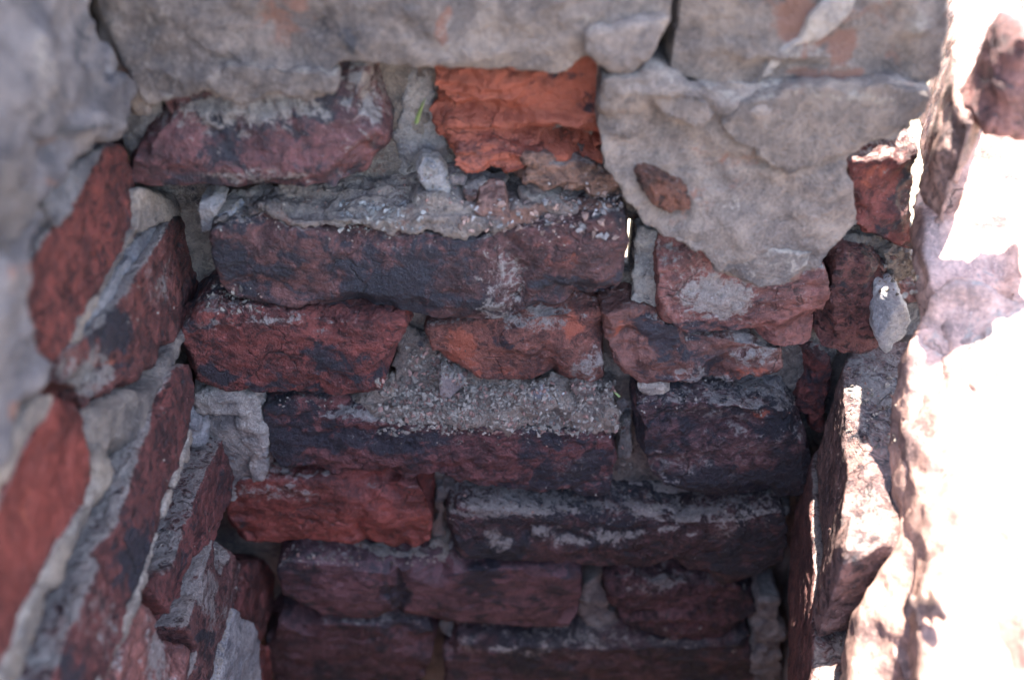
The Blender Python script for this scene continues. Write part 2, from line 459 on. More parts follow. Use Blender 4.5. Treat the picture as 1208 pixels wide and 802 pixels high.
# course 2
B([(246,278),(275,262),(330,268),(400,278),(480,282),(560,284),(600,272),(660,262),(735,248),(741,262),(738,315),(728,348),(700,360),(650,363),(605,372),(570,383),(520,377),(400,370),(300,358),(266,350),(254,320)],
  0.405, 0.062, color=(0.115,0.052,0.050), soot=0.46, smear=0.10, dust=0.35, inner=0.05,
  bulge=[(570,350,60,30,0.004),(690,300,60,40,0.005),(605,320,12,60,-0.004),(690,352,50,10,-0.006),(330,340,80,14,-0.004)],
  paint=[(590,330,34,50,'s',0.36),(575,365,26,15,'s',0.3),(660,290,80,40,'o',0.32),(660,300,80,60,'d',-0.35),(700,350,35,10,'o',0.4),(680,335,60,12,'d',0.45),(330,310,70,30,'o',0.12),(420,300,140,25,'d',0.12),(470,345,100,25,'d',0.15)])
# ledge of crumbled mortar on it
MP([(246,266,0.407),(275,257,0.407),(400,274,0.407),(480,278,0.407),(560,280,0.407),(600,267,0.407),(735,246,0.409),(740,232,0.424),(640,222,0.430),(530,205,0.438),(470,215,0.432),(400,224,0.426),(250,230,0.426)], 0.41, 0.028,
  color=(0.25,0.195,0.16), smear=0.25, soot=0.05, inner=0.25, amp=1.4, dust=0.05,
  paint=[(430,258,60,12,'s',0.4),(660,258,75,22,'o',0.8)])
MP([(750,268),(776,275),(778,320),(776,362),(745,360),(747,320)], 0.423, 0.010, jag=0.3, color=(0.27,0.235,0.20), round_=0, soot=0.2)
B([(776,300),(790,284),(830,280),(900,295),(975,315),(983,350),(967,385),(957,412),(930,412),(850,404),(800,399),(780,382),(775,340)], 0.410, 0.06, color=(0.21,0.085,0.075), smear=0.25, soot=0.18, tex=0.6,
  bulge=[(870,340,80,25,0.003)], paint=[(850,350,45,28,'s',0.5),(800,320,30,30,'s',0.2),(920,380,50,15,'o',0.15),(800,390,60,10,'d',0.35)])
B([(984,318),(1000,300),(1045,318),(1066,350),(1062,392),(1045,412),(1010,418),(968,413),(965,398),(980,368)], 0.413, 0.05, color=(0.16,0.062,0.055), soot=0.22, smear=0.08, paint=[(1020,345,30,20,'d',0.3)])

# course 3
B([(212,392),(235,370),(300,371),(400,377),(478,381),(483,400),(472,425),(458,452),(442,466),(380,471),(330,466),(232,458),(216,430)], 0.400, 0.065, color=(0.185,0.050,0.042), soot=0.34, smear=0.05,
  bulge=[(430,460,60,8,0.002)], paint=[(320,382,120,10,'s',0.25),(340,430,100,25,'o',0.10),(240,440,30,10,'d',0.4)])
B([(500,388),(560,378),(620,368),(690,360),(714,368),(718,420),(712,447),(690,451),(620,449),(560,446),(530,436),(506,412)], 0.424, 0.05, color=(0.22,0.085,0.065), smear=0.22, soot=0.12, inner=0.15,
  bulge=[(615,400,55,22,0.006),(685,425,30,22,0.006),(648,420,8,30,-0.004)], amp=0.8,
  paint=[(545,410,25,25,'o',0.45),(600,395,30,18,'d',0.4),(640,375,50,12,'s',0.4),(690,425,28,22,'s',0.35),(672,380,18,18,'o',0.5),(590,440,50,12,'o',0.25)])
B([(708,372),(745,364),(790,378),(840,402),(925,411),(922,438),(900,450),(860,456),(830,455),(790,452),(755,454),(735,445),(718,412)], 0.416, 0.05, color=(0.17,0.075,0.062), smear=0.15, soot=0.30, amp=1.3,
  bulge=[(735,405,20,20,-0.005)], paint=[(728,392,16,20,'o',0.6),(880,440,50,10,'o',0.55),(830,445,80,8,'s',0.3),(770,385,25,14,'d',0.4),(890,420,30,14,'s',0.3)])
B([(940,415),(975,412),(985,440),(972,512),(952,515),(938,490),(944,450)], 0.430, 0.04, color=MAROON, soot=0.35)
# rubble ledge between the two middle bricks
MP([(478,385,0.432),(510,405,0.432),(530,438,0.428),(620,452,0.428),(715,452,0.427),(728,470,0.416),(728,512,0.411),(610,508,0.411),(520,503,0.411),(445,500,0.411),(400,480,0.413),(432,470,0.420),(458,455,0.426)], 0.42, 0.03,
  color=(0.29,0.215,0.165), smear=0.2, dust=0.1, amp=1.7, inner=0.2, soot=0.08)
MP([(440,462),(463,456),(462,468),(440,478),(425,478)], 0.416, 0.015, color=TAN, inner=0.4)
MP([(750,452,0.434),(835,456,0.432),(925,450,0.432),(932,490,0.416),(830,478,0.414),(752,474,0.414)], 0.42, 0.02, color=(0.24,0.21,0.19), soot=0.25, inner=0.25, amp=1.4)

# course 4
B([(308,482),(330,470),(400,480),(445,500),(520,504),(600,508),(722,514),(728,540),(722,572),(712,586),(650,584),(560,572),(500,566),(420,562),(330,556),(316,530)], 0.408, 0.062, color=(0.15,0.056,0.056), soot=0.40, smear=0.10,
  bulge=[(470,540,120,14,0.003),(420,512,70,6,-0.004),(330,520,30,40,0.002)], paint=[(400,485,60,12,'s',0.3),(450,520,100,10,'d',0.3),(680,550,40,25,'s',0.2),(400,545,80,12,'o',0.12),(420,500,90,10,'o',0.15)])
MP([(728,470),(748,468),(752,510),(762,560),(735,575),(722,585),(726,520)], 0.440, 0.02, color=(0.26,0.23,0.21), amp=2.0)
B([(750,482),(770,474),(830,477),(925,488),(948,505),(962,550),(948,583),(880,593),(830,589),(780,571),(757,547),(748,510)], 0.408, 0.06, color=(0.115,0.058,0.062), soot=0.45, smear=0.22,
  bulge=[(850,500,90,12,-0.006),(840,560,80,20,0.004)], paint=[(830,490,80,12,'s',0.3),(905,496,18,7,'o',0.9),(850,565,80,18,'d',0.25)])
MP([(230,466),(303,461),(308,500),(318,560),(298,571),(288,540),(280,490),(232,486)], 0.405, 0.03, color=(0.34,0.29,0.25), smear=0.3, round_=0)

MP([(228,478),(300,478),(306,580),(272,592),(246,540)], 0.409, 0.03, color=(0.27,0.23,0.20))
# course 5
B([(266,585),(285,565),(420,567),(507,571),(510,600),(508,641),(482,648),(420,641),(330,641),(280,639),(266,615)], 0.410, 0.055, color=(0.205,0.056,0.046), inner=0.02, smear=0.12, soot=0.10, tex=0.6, amp=0.8,
  bulge=[(450,610,40,20,0.003),(425,625,8,20,-0.004)], paint=[(330,580,80,10,'s',0.3),(480,610,30,30,'o',0.3),(330,610,80,20,'o',0.2)])
MP([(395,640,0.424),(480,648,0.424),(525,640,0.424),(532,660,0.418),(470,672,0.416),(330,664,0.416),(340,645,0.424)], 0.42, 0.025, color=(0.36,0.31,0.26), smear=0.3, amp=1.5)
MP([(512,575),(528,575),(524,640),(512,640)], 0.432, 0.02, color=(0.2,0.17,0.15), soot=0.3)
B([(526,615),(540,600),(600,602),(700,612),(800,618),(925,606),(930,640),(925,662),(900,682),(860,691),(800,672),(700,667),(600,662),(538,660),(528,640)], 0.404, 0.065, color=(0.105,0.052,0.056), soot=0.45, smear=0.20,
  bulge=[(680,640,120,14,0.004),(700,625,120,7,-0.004),(880,660,50,20,0.003)], paint=[(580,605,60,8,'s',0.5),(700,630,90,9,'s',0.35),(585,635,14,12,'s',0.45),(850,620,70,20,'s',0.25)])
MP([(528,572,0.434),(600,570,0.430),(715,588,0.430),(830,592,0.430),(928,590,0.430),(928,608,0.412),(800,618,0.411),(700,611,0.411),(600,600,0.411),(535,598,0.411)], 0.42, 0.02, color=(0.22,0.18,0.16), soot=0.30, inner=0.25, smear=0.2, amp=1.3)

# course 6
B([(326,672),(345,662),(400,666),(470,672),(600,670),(685,672),(688,700),(683,725),(668,741),(590,739),(470,731),(380,726),(336,716)], 0.408, 0.06, color=(0.125,0.066,0.078), soot=0.32, smear=0.06, tex=0.5, amp=0.7,
  bulge=[(400,700,60,20,0.003),(468,700,6,40,-0.004)], paint=[(560,680,40,10,'d',0.3),(470,700,10,30,'d',0.5),(350,670,60,8,'s',0.2)])
MP([(688,690),(712,672),(718,720),(740,742),(690,760),(520,745),(520,738),(670,742)], 0.424, 0.025, color=(0.30,0.26,0.23), smear=0.2, amp=1.3)
B([(710,682),(735,674),(830,690),(875,690),(898,712),(892,738),(840,756),(800,752),(750,740),(720,715)], 0.412, 0.05, color=(0.125,0.064,0.074), soot=0.34, smear=0.14, amp=1.5,
  bulge=[(800,735,60,10,0.004),(760,700,40,14,0.002)], paint=[(740,715,18,18,'o',0.3),(770,690,50,10,'s',0.35)])
# course 7
B([(312,752),(330,734),(400,735),(505,741),(514,760),(508,780),(494,815),(330,815),(316,790)], 0.408, 0.06, color=(0.100,0.052,0.062), soot=0.38, smear=0.08)
B([(522,772),(540,758),(600,760),(700,766),(886,758),(892,800),(885,840),(530,840)], 0.404, 0.06, color=(0.095,0.054,0.064), soot=0.40, smear=0.14, paint=[(600,768,80,6,'s',0.4),(640,790,30,15,'o',0.15)])
MP([(690,742,0.43),(840,757,0.43),(888,742,0.43),(888,762,0.411),(700,768,0.409),(540,760,0.409),(522,745,0.42)], 0.42, 0.02, color=(0.27,0.24,0.22), smear=0.3, amp=1.4)
MP([(895,705),(920,712),(925,760),(922,830),(885,830),(892,760)], 0.405, 0.03, color=(0.28,0.26,0.24), amp=1.3)
B([(318,855),(480,850),(500,905),(340,910)], 0.408, 0.06, color=DARK, soot=0.3)
B([(520,860),(700,862),(870,858),(868,915),(530,915)], 0.408, 0.06, color=DARK, soot=0.3)

# grey render over the top courses
def R_(poly, axis, d, thick, parent, **kw):
    kw.setdefault('color', RENDER); kw.setdefault('kind', 'render')
    return slab('render_patch', poly, axis, d, thick, parent, **kw)
R_([(100,-700),(106,0),(140,82),(152,106),(164,128),(188,122),(215,118),(243,100),(262,118),(290,127),(315,118),(325,104),(345,110),(385,112),(398,76),(420,72),(480,78),(540,79),(590,82),(640,90),(665,86),(692,66),(706,72),(732,86),(760,76),(784,44),(796,18),(794,-30),(790,-700)],
  'Y', 0.400, 0.022, BW, smear=0.20, soot=0.10, inner=0.05, round_=1, amp=1.2,
  bulge=[(320,20,90,45,-0.004),(560,60,120,20,0.003),(300,100,120,25,0.005),(690,20,90,30,0.003),(540,0,20,40,-0.003)],
  paint=[(320,40,45,25,'o',0.35),(522,30,9,24,'o',1.0),(180,60,60,50,'d',0.25),(430,40,35,30,'d',0.25),(340,10,60,18,'o',0.35),(260,100,70,20,'s',0.2),(420,55,10,10,'d',0.5)])
R_([(798,-700),(800,0),(792,50),(786,92),(850,101),(868,98),(905,104),(960,95),(1010,98),(1085,106),(1108,88),(1118,30),(1118,-700)],
  'Y', 0.402, 0.025, BW, smear=0.15, soot=0.02, inner=0.28, amp=0.9,
  bulge=[(905,60,70,10,0.004),(1080,30,14,20,0.004)], paint=[(945,25,30,28,'o',0.5),(990,50,18,18,'o',0.5),(975,88,50,8,'o',0.5),(1080,25,16,20,'s',0.4),(960,55,50,10,'s',0.3)])
R_([(708,90),(770,84),(800,97),(880,104),(960,98),(1060,96),(1099,106),(1098,135),(1062,164),(1002,182),(997,215),(1016,262),(990,290),(968,313),(930,340),(882,343),(850,322),(828,292),(800,285),(766,270),(735,236),(712,200),(706,150)],
  'Y', 0.396, 0.028, BW, smear=0.20, soot=0.0, inner=0.22, amp=1.1,
  bulge=[(780,180,50,45,-0.006),(900,130,60,30,0.004),(860,150,20,14,-0.004),(900,195,60,9,-0.003),(880,290,90,30,0.003),(780,110,60,12,0.004)],
  paint=[(980,110,90,6,'s',0.5),(1030,165,30,10,'s',0.35),(830,240,60,20,'s',0.3),(960,330,40,15,'o',0.3),(900,190,40,12,'o',0.25)])

R_([(711,94),(770,90),(800,101),(832,116),(846,138),(822,152),(795,140),(765,122),(725,124),(712,118)], 'Y', 0.3935, 0.009, BW, smear=0.2, inner=0.2, amp=0.6, vox=0.0013)
R_([(850,146),(872,122),(905,110),(960,103),(1058,101),(1097,112),(1096,134),(1058,160),(1002,179),(965,192),(930,206),(905,192),(868,168)], 'Y', 0.3925, 0.010, BW, smear=0.15, inner=0.22, amp=0.6, vox=0.0013, paint=[(1000,112,90,6,'s',0.5)])
R_([(830,286),(870,300),(930,296),(965,300),(950,322),(925,338),(882,341),(852,320)], 'Y', 0.3935, 0.009, BW, smear=0.4, inner=0.1, amp=0.6, vox=0.0013)
R_([(240,88),(270,78),(330,84),(395,86),(392,110),(345,108),(325,101),(315,116),(290,125),(262,116),(245,100)], 'Y', 0.395, 0.012, BW, smear=0.3, inner=0.1, amp=0.8, vox=0.0013)
R_([(690,40),(740,30),(790,22),(782,46),(758,78),(732,88),(708,74),(690,62)], 'Y', 0.3945, 0.012, BW, smear=0.2, inner=0.15, amp=0.7, vox=0.0013)

R_([(1004,-40),(1040,-40),(990,30),(925,78),(888,98),(872,92),(935,48)], 'Y', 0.3995, 0.008, BW, color=(0.25,0.21,0.18), smear=0.3, amp=0.5, vox=0.0012, jag=0.5)

# ------------------------------------------------------------------ left wall
LW = empty('brick_wall', (-0.22, 0.25, -0.94), 'red brick wall running steeply down the left with mortar ridges between its courses', 'wall')
bed('mortar_bed', LW, 'X', -0.205, (0.02, -0.93), (0.46, 0.30), 0.003, -0.06, (0.26, 0.23, 0.22))
def LB(poly, d, thick=0.05, **kw):
    kw.setdefault('kind', 'side'); return slab('brick', poly, 'X', d, thick, LW, **kw)
def LM(poly, d, thick=0.025, **kw):
    kw.setdefault('kind', 'mortar'); kw.setdefault('color', GREYM); kw.setdefault('vox', 0.0015); kw.setdefault('jag', 0.4); kw.setdefault('amp', 0.6)
    return slab('mortar_patch', poly, 'X', d, thick, LW, **kw)
LB([(122,172),(150,168),(164,195),(167,245),(145,302),(118,350),(92,396),(66,432),(44,404),(34,362),(30,330),(52,286),(74,258),(98,215)], -0.176, color=(0.19,0.050,0.040), smear=0.02, soot=0.08, dust=0.7,
   paint=[(60,340,30,60,'o',0.25),(110,260,25,60,'s',0.15)])
LM([(164,222),(242,226),(238,238),(205,256),(182,268),(164,276)], -0.172, 0.03, color=TAN, smear=0.3)
LM([(167,246),(164,268),(146,310),(118,360),(96,402),(86,404),(92,392),(118,346),(145,300)], -0.174, 0.02, color=(0.20,0.155,0.12))
LB([(206,252),(236,256),(245,310),(238,346),(220,386),(195,426),(160,456),(138,476),(98,489),(64,462),(84,412),(120,382),(150,345),(164,322),(188,285)], -0.172, color=(0.165,0.052,0.044), smear=0.12, soot=0.25, dust=0.6,
   bulge=[(110,450,40,30,-0.008)], paint=[(115,440,35,30,'s',0.6),(120,425,20,12,'o',0.8),(130,455,20,10,'o',0.6),(185,340,10,40,'s',0.3),(135,385,20,20,'d',0.4)])
LM([(221,384),(224,398),(214,420),(185,470),(172,510),(158,526),(134,545),(120,556),(98,489),(140,474),(162,455),(196,425)], -0.170, 0.02, color=(0.22,0.175,0.145), smear=0.05)
LM([(112,520),(134,548),(135,562),(128,578),(105,615),(85,655),(52,720),(15,815),(-6,815),(42,705),(88,622),(118,568)], -0.169, 0.016, color=(0.20,0.155,0.12), smear=0.3)
LB([(66,468),(90,474),(99,492),(119,560),(112,582),(80,642),(42,720),(-10,830),(-130,830),(-60,720),(-5,610),(22,545)], -0.172, color=(0.15,0.034,0.027), smear=-0.1, tex=0.3, amp=0.6, soot=0.02, inner=0.1, dust=0.5,
   paint=[(30,540,20,60,'s',0.15),(60,600,50,80,'o',0.08)])
LM([(64,462),(40,468),(10,540),(-30,620),(-20,640),(5,600),(24,545),(68,470)], -0.168, 0.02, color=TAN, smear=0.2)
LB([(206,434),(228,428),(233,468),(225,512),(206,576),(181,652),(156,722),(122,815),(50,840),(84,742),(124,656),(150,590),(167,530),(188,480)], -0.166, color=(0.15,0.045,0.040), smear=0.05, soot=0.28, dust=0.6,
   paint=[(115,740,30,60,'s',0.35),(110,700,25,60,'o',0.25),(165,690,14,80,'d',0.4)])
LM([(226,502),(233,516),(216,560),(197,590),(195,604),(190,624),(173,664),(176,690),(166,702),(157,740),(128,812),(112,815),(150,730),(182,652),(207,576),(223,518)], -0.164, 0.016, color=(0.20,0.155,0.12), smear=0.3)
LM([(233,470),(286,468),(290,490),(275,510),(262,525),(240,520),(231,500)], -0.176, 0.03, color=(0.26,0.235,0.225), amp=1.5)
LB([(268,500),(282,492),(286,545),(272,592),(252,640),(237,690),(226,728),(213,742),(192,712),(168,692),(177,676),(202,672),(217,630),(241,562),(262,522)], -0.168, color=(0.155,0.050,0.046), soot=0.25, smear=0.06, dust=0.6)
LB([(253,632),(276,640),(291,662),(278,712),(257,766),(247,812),(225,812),(236,768),(222,740),(228,718),(240,684)], -0.165, color=(0.16,0.07,0.066), soot=0.2, smear=0.30, dust=0.6, paint=[(245,700,14,40,'s',0.4),(240,750,16,10,'d',0.5)])
LB([(290,668),(326,648),(328,700),(314,750),(300,765),(284,722)], -0.170, color=(0.15,0.05,0.046), soot=0.2)
LB([(163,702),(176,716),(202,754),(206,788),(196,830),(118,830),(156,722)], -0.166, color=(0.23,0.095,0.08), smear=0.25, paint=[(190,745,14,30,'s',0.5),(190,790,20,25,'s',0.5)])
LB([(203,757),(246,766),(240,790),(235,830),(200,830),(207,788)], -0.168, color=(0.22,0.10,0.09), smear=0.3)
LM([(278,714),(301,736),(312,777),(308,820),(250,820),(264,766)], -0.162, 0.02, color=(0.33,0.31,0.30), smear=0.15)
LB([(300,765),(318,755),(324,830),(306,830),(313,778)], -0.168, color=MAROON, soot=0.3)
LB([(-5,640),(-60,720),(-120,830),(-260,830),(-120,640),(-30,590)], -0.178, color=RED)
LM([(128,168),(112,200),(82,250),(72,268),(52,240),(62,224),(98,188)], -0.1735, 0.02, color=(0.19,0.175,0.175), smear=0.2)
LM([(168,274),(206,254),(192,288),(166,322),(150,348),(120,384),(86,404),(104,376),(146,310)], -0.177, 0.02, color=(0.19,0.175,0.175), smear=0.2)
# grey render over its upper courses
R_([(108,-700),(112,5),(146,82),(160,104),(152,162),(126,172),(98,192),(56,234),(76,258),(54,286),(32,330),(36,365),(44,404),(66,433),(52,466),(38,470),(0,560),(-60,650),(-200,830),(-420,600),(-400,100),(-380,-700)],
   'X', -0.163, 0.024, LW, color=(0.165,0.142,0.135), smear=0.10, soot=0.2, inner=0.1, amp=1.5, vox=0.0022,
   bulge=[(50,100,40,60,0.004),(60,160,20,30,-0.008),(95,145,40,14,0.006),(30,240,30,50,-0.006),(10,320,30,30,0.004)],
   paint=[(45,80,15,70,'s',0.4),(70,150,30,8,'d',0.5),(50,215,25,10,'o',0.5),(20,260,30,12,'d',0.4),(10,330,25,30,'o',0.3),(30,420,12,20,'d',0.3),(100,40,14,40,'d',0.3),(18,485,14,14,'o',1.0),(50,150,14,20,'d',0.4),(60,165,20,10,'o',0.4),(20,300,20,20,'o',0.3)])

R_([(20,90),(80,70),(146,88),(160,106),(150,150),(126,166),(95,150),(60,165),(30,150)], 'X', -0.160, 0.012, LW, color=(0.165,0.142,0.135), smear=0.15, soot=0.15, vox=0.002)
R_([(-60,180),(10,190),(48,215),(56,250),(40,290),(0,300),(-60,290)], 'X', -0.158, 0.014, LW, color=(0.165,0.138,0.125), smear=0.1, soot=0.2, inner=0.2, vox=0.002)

# ------------------------------------------------------------------ broken right wall, in the sun
RW = empty('brick_wall', (0.24, 0.25, -0.94), 'broken stepped brick wall on the right with its top in glaring sunlight', 'wall')
def RB(poly, z, thick=0.062, **kw):
    kw.setdefault('kind', 'near'); kw.setdefault('color', (0.30,0.14,0.11)); kw.setdefault('dust', 0.4)
    return slab('brick', poly, 'Z', z, thick, RW, **kw)
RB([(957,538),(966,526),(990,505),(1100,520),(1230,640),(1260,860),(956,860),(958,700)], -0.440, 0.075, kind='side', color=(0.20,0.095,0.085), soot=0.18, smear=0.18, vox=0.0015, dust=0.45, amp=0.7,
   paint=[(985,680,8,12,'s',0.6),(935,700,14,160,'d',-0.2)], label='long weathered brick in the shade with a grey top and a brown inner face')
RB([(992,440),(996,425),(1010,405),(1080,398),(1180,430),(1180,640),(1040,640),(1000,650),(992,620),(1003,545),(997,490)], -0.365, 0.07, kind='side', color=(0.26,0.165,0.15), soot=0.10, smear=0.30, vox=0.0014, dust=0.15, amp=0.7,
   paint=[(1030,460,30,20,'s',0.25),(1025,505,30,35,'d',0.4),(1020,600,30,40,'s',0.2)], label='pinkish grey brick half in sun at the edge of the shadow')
def RS(poly, h, lift=0.0, **kw):      # block of the broken slope; each corner is (u, v, distance right of the lens)
    kw.setdefault('amp', 0.32); kw.setdefault('jag', 0.4); kw.setdefault('color', (0.40,0.25,0.20)); kw.setdefault('tex', 0.35)
    pts = []
    for u, v, X in poly:
        r = ray(u, v); pts.append((u, v, r[2] * X / r[0] + lift))
    return RB(pts, -0.3, h, ext=(-0.06 * h, -0.05 * h, -h), **kw)
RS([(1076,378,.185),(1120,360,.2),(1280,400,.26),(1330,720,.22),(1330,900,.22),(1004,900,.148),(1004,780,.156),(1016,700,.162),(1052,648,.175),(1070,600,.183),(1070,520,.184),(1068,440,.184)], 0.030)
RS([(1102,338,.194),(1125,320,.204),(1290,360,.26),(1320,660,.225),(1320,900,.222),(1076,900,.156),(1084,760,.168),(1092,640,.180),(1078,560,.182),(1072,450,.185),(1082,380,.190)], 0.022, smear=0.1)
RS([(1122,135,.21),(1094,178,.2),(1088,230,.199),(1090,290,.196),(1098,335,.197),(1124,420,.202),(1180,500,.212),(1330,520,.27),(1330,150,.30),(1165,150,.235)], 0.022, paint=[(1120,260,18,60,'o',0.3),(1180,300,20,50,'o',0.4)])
RB([(1132,-90),(1122,60),(1126,118),(1150,142),(1178,80),(1208,-10),(1225,-90)], -0.196, 0.055, ext=(0, 0, -0.055), color=(0.33,0.2,0.16), jag=0.5, amp=0.5)
RS([(1066,692,.166),(1092,682,.170),(1130,686,.176),(1138,703,.176),(1112,712,.172),(1070,708,.166)], 0.018, color=(0.3,0.2,0.16), jag=0.5)
slab('brick', [(1172,112),(1190,66),(1212,42),(1290,36),(1290,168),(1166,168),(1154,150)], 'Y', 0.375, 0.03, RW, kind='near', color=(0.2,0.09,0.075), soot=0.25, smear=0.1, amp=0.4, jag=0.4)
bed('mortar_bed', RW, 'X', 0.200, (0.06, -0.93), (0.50, -0.375), 0.004, 0.14, (0.30, 0.26, 0.23))

# ------------------------------------------------------------------ unseen near wall, added to keep sky light off the lower shaft
FW = empty('brick_wall', (0, 0.0, -0.94), 'unseen low brick wall added on the viewer side to darken the shaft', 'wall')
bed('mortar_bed', FW, 'Y', 0.012, (-0.26, -0.93), (0.26, -0.30), 0.006, -0.06, (0.26, 0.23, 0.21))
def near_brick():
    bm = bmesh.new(); bmesh.ops.create_cube(bm, size=1.0)
    bmesh.ops.scale(bm, vec=(0.205, 0.05, 0.062), verts=bm.verts)
    bmesh.ops.bevel(bm, geom=list(bm.edges), offset=0.004, segments=1, affect='EDGES')
    me = bpy.data.meshes.new('brick'); bm.to_mesh(me); bm.free()
    me.color_attributes.new('mask', 'FLOAT_COLOR', 'POINT').data.foreach_set('color', np.tile(np.array((0.1, 0.25, 0.1, 1), np.float32), len(me.vertices)))
    me.materials.append(M_BRICK); return me
nb = near_brick()
rnd = random.Random(4)
for row in range(8):
    for k in range(3):
        o = bpy.data.objects.new('brick', nb); COL.objects.link(o); o.parent = FW
        x = -0.215 + k * 0.215 + (0.10 if row % 2 else 0)
        if x > 0.25: continue
        o.location = (x, 0.004 + rnd.uniform(-0.002, 0.003), 0.05 + row * 0.073)
        o.color = (*[c * rnd.uniform(0.8, 1.2) for c in MAROON], 1)

# ------------------------------------------------------------------ loose stones lying on the ledges
LG = 'loose pieces lodged in the joints and on the ledges'
def ST(name, label, poly, d, thick=0.010, cat='stone', **kw):
    kw.setdefault('kind', 'stone'); kw.setdefault('color', (0.30,0.25,0.22)); kw.setdefault('smear', 0.2); kw.setdefault('facets', 5); kw.setdefault('round_', 0)
    o = slab(name, poly, 'Y', d, thick, None, **kw)
    return tag(o, label, cat, LG)
ST('loose_stone', 'pale grey upright stone leaning beside the joint under the grass blade', [(488,196),(498,190),(515,195),(524,207),(529,222),(527,233),(505,234),(496,215)], 0.418, 0.012, color=(0.36,0.33,0.31), smear=0.4)
ST('loose_stone', 'wide flat brown mortar lump left of the pinkish wedge on the chipped ledge', [(476,252),(490,236),(512,232),(540,240),(551,255),(535,268),(525,273),(500,266),(480,262)], 0.411, 0.016, color=(0.31,0.25,0.21))
ST('loose_stone', 'pinkish brown wedge of brick pointing down in the middle of the ledge', [(559,256),(566,236),(580,231),(602,235),(608,250),(612,262),(608,279),(596,278),(575,268)], 0.408, 0.016, mat=M_BRICK, color=(0.28,0.16,0.13), smear=0.12)
ST('loose_stone', 'tiny triangular chip wedged between two bigger lumps on the ledge', [(545,233),(563,232),(564,240),(555,250),(549,244)], 0.413, 0.01, mat=M_BRICK, color=(0.28,0.16,0.13))
ST('loose_stone', 'long flat pinkish flake right of the wedge on the chipped ledge', [(611,238),(640,236),(680,245),(695,258),(690,269),(660,267),(620,258)], 0.411, 0.016, color=(0.32,0.23,0.19))
ST('loose_stone', 'thin slanting flake lying behind the long pinkish flake', [(610,220),(640,224),(672,232),(690,240),(684,244),(650,240),(625,232)], 0.420, 0.012, color=(0.33,0.24,0.20))
ST('loose_stone', 'thin grey sliver below the orange brick on the ledge', [(534,226),(560,216),(598,216),(604,226),(592,232),(560,231),(540,234)], 0.422, 0.012, color=(0.31,0.25,0.22))
ST('loose_stone', 'small brown chip below the left corner of the orange brick', [(522,206),(545,208),(553,217),(532,222)], 0.424, 0.012, color=(0.3,0.23,0.2))
ST('loose_stone', 'pale flat flake at the far left end of the long brick', [(250,254),(264,246),(282,246),(286,256),(272,262),(254,260)], 0.411, 0.010, color=(0.36,0.34,0.34), smear=0.5)
ST('loose_stone', 'grey finger of mortar standing in the left corner of the shaft', [(234,240),(250,236),(262,240),(250,262),(247,285),(235,285),(236,262)], 0.409, 0.014, color=(0.24,0.22,0.21))
ST('loose_stone', 'rounded brown pebble high on the gravelly middle ledge', [(515,452),(522,441),(540,438),(550,448),(548,464),(532,474),(518,468)], 0.421, 0.012, color=(0.27,0.21,0.19))
ST('loose_stone', 'rust brown pebble under the purple lump near the middle joint', [(672,460),(684,453),(700,458),(701,470),(686,480),(674,472)], 0.418, 0.010, color=(0.28,0.18,0.14))
ST('loose_stone', 'grey flat chip in the middle of the gravelly ledge', [(620,470),(640,464),(652,474),(640,484),(624,482)], 0.414, 0.009, color=(0.32,0.28,0.27))
ST('loose_stone', 'tan lump hanging under the crusty brick right of the joint', [(752,456),(790,455),(792,466),(775,474),(758,470)], 0.415, 0.012, color=(0.33,0.25,0.19))
ST('loose_stone', 'pale grey pointed stone lodged at the back beside the sunlit edge', [(1046,358),(1066,358),(1072,372),(1064,402),(1046,417),(1035,402),(1034,380)], 0.400, 0.025, color=(0.42,0.39,0.37), smear=0.0, soot=-0.3, facets=1, jag=1.5, round_=1)
ST('loose_stone', 'small pink brick chip above the pale grey pointed stone', [(1068,350),(1080,344),(1092,350),(1090,360),(1072,362)], 0.385, 0.012, mat=M_BRICK, color=(0.35,0.16,0.12))
ST('loose_stone', 'porous rusty brown slag piece stuck in the grey render', [(750,206),(768,203),(790,212),(812,230),(815,246),(800,252),(778,244),(760,228)], 0.3945, 0.012, facets=0, cat='slag', mat=M_BRICK, color=(0.15,0.062,0.04), smear=0.0, amp=2.2)
ST('loose_stone', 'pale tan block squeezed in the narrow joint beside the dark right brick', [(730,500),(744,498),(748,520),(742,545),(730,545)], 0.428, 0.012, color=(0.30,0.27,0.24))

